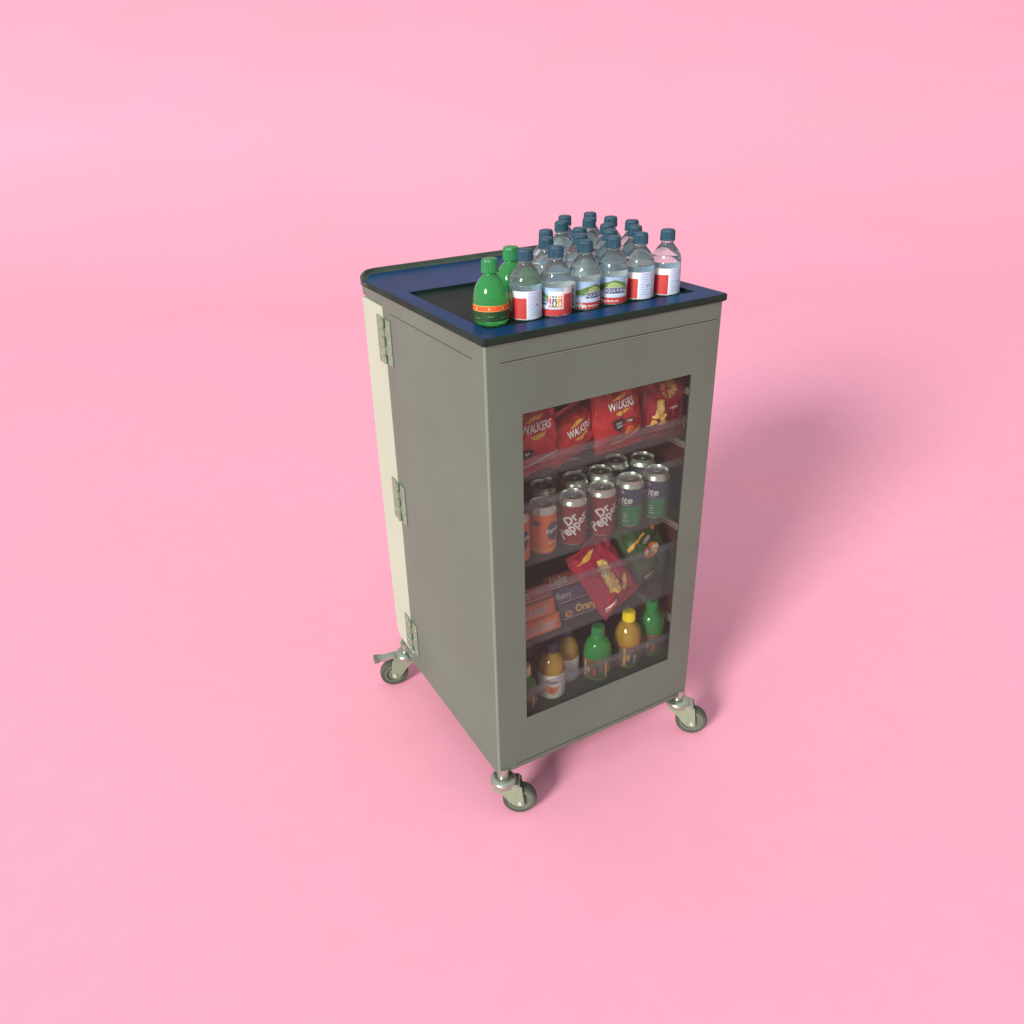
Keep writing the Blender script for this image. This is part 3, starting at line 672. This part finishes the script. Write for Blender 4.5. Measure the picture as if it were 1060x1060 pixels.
def pr_pop(P, w, h):
    for k in range(14):
        t = k / 13; P.ell(.004 + .010 * math.sin(k * 2.1) - .010 * t, .034 - .075 * t, .011, .0085, M['popcorn' if k % 3 else 'gold'], E1 + .00015 * k, n=9, wob=.18, rot=k)
    for k in range(6): P.ell(.020 + .006 * k * .5, -.050 + .004 * k, .008, .006, M['gold' if k % 2 else 'popcorn'], E1 + .0004 + .0001 * k, n=8, wob=.2)
    P.poly([(-.012, .008), (-.002, .018), (.004, .016), (-.008, .0)], M['white'], E1 + .003)
    P.rect(-.050, -.076, -.014, -.062, M['white'], E1); P.rect(-.047, -.073, -.017, -.065, M['pinkred'], E1 + .0004); P.text('No nasties', -.032, -.069, .0052, M['white'], E1 + .0007)
    P.poly([(-.050, .066), (-.020, .074), (.010, .073), (-.012, .062)], M['yellow'], E1)
def pr_green(P, w, h):
    P.ell(.012, .004, .027, .017, M['orange'], E1); P.ell(.012, -.004, .022, .008, M['yellow'], E1 + .0004)
    P.text('WALKERS', .012, .006, .0135, M['white'], E1 + .0008, bold=.035, shear=.15, sx=.8)
    P.poly([(-.052, .030), (-.030, .044), (.004, .056), (.004, .049), (-.026, .036), (-.050, .022)], M['yellow'], E1)
    P.poly([(-.010, .030), (.014, .044), (.022, .037), (.002, .026)], M['silver'], E1)
    P.ell(.036, .052, .007, .006, M['orange'], E1, n=10, wob=.35)
    P.poly([(-.03, -.050), (.0, -.044), (.004, -.052), (-.024, -.060)], M['silver'], E1)
crisp_bag('crisp_packet', .125, .150, .027, 'crisp_red', 1.3, pr_left, (.138, .070, .792), -3, -8, 0, 'red crisp packet cut off by the left window edge, top tray')
crisp_bag('crisp_packet', .155, .088, .024, 'crisp_red', 4.1, pr_tilted, (.240, .078, .772), -14, -12, 6, 'plain red crisp packet leaning with a tilted logo, between two others on the top tray')
crisp_bag('crisp_packet', .128, .150, .027, 'crisp_red', 7.7, pr_classic, (.343, .066, .797), -4, -6, 0, 'red crisp packet with a black flavour patch, in the middle of the top tray')
crisp_bag('crisp_packet', .135, .148, .024, 'crisp_maroon', 2.2, pr_flower, (.476, .085, .788), 3, -8, -6, 'maroon crisp packet with golden flower print at the right end of the top tray')
crisp_bag('crisp_packet', .170, .120, .018, 'crisp_navy', 5.5, lambda P, w, h: P.rect(-.05, .02, .05, .03, M['silver'], E1), (.240, .125, .822), -10, -10, 0, 'dark blue grey packet behind the red packets on the top tray')
crisp_bag('crisp_packet', .10, .140, .018, 'crisp_maroon', 3.5, lambda P, w, h: P.ell(-.02, .01, .02, .01, M['pinkred'], E1), (.120, .120, .835), 0, -10, 0, 'maroon packet behind the left red packet on the top tray')
crisp_bag('crisp_packet', .125, .165, .021, 'crisp_pink', 6.1, pr_pop, (.323, .060, .402), -25, -18, 0, 'crimson crisp packet with popcorn print, tipped over on the third tray')
crisp_bag('crisp_packet', .130, .150, .022, 'crisp_green', 8.4, pr_green, (.455, .085, .410), -10, -12, 0, 'dark green crisp packet at the right end of the third tray')

# ------------------------------------------------------------------ wrapped bars stacked on the third tray
def snack_bar(w, h, t, mname, txt, tcol, size, loc, tilt, lab, roll=0, tu=0, motif=None):
    mb = MB(); loops = []; n = 24
    for i in range(n + 1):
        a = 2 * i / n - 1; k = (1 - abs(a) ** 10) * .92 + .08; x = a * w / 2; hh = h / 2 * (1 if abs(a) < .93 else 1 + .05)
        pts = []
        for j in range(20):
            b = 2 * math.pi * j / 20; ex = .55
            cy, cz = math.cos(b), math.sin(b)
            pts.append((x, t / 2 * k * math.copysign(abs(cy) ** ex, cy) * (1 + .05 * noise.noise(Vector((x * 60, j, tu)))), hh * math.copysign(abs(cz) ** ex, cz)))
        loops.append(pts)
    mb.loft(loops, M[mname], cap=True, smooth=True); o = mb.build('snack_bar')
    pr = MB(); P = Print(pr, lambda u, v, e_: (u, -(t / 2 * (1 - abs(2 * u / w) ** 10) * (1 - .5 * abs(2 * v / h) ** 4) + .0004 + e_), v), .006)
    P.text(txt, tu, .002, size, M[tcol], .0008, bold=.025, sx=.85)
    P.rect(-w * .44, -h * .40, w * .44, -h * .36, M['silver'] if mname != 'wrap_orange' else M['yellow'], .0004)
    if motif: P.ell(*motif, .010, .008, M['popcorn_dark'], .0005); P.ell(*motif, .006, .005, M['wrap_rust'], .0009)
    pr.build('print', o, merge=False)
    o.matrix_world = Matrix.Translation(loc) @ Matrix.Rotation(R(tilt), 4, 'X') @ Matrix.Rotation(R(roll), 4, 'Y')
    return tag(o, lab, 'snack bar', 'wrapped snack bars stacked on the third tray')
snack_bar(.150, .038, .022, 'wrap_orange', 'Cracker', 'pale', .036, (.120, .046, .334), -14, 'orange cracker packet at the bottom of the left stack', tu=.008)
snack_bar(.150, .036, .022, 'wrap_orange', 'Cracker', 'pale', .034, (.112, .057, .371), -18, 'orange cracker packet, second from the bottom of the left stack', tu=.004)
snack_bar(.150, .034, .022, 'wrap_rust', 'Fruit', 'pale', .026, (.112, .072, .405), -22, 'rust orange packet on top of the left stack', tu=-.01)
snack_bar(.145, .040, .020, 'wrap_slate', 'Orange', 'gold', .026, (.273, .062, .335), -14, 'slate grey bar with orange lettering at the bottom of the right stack', tu=.002, motif=(-.050, -.004))
snack_bar(.150, .036, .020, 'wrap_purple', 'Berry', 'pale', .020, (.268, .074, .371), -22, 'purple bar with pale lettering in the middle of the right stack', tu=-.05)
snack_bar(.160, .034, .022, 'wrap_rust', 'Light', 'pale', .026, (.262, .090, .403), -28, 'rust brown bar on top of the right stack', tu=-.05)
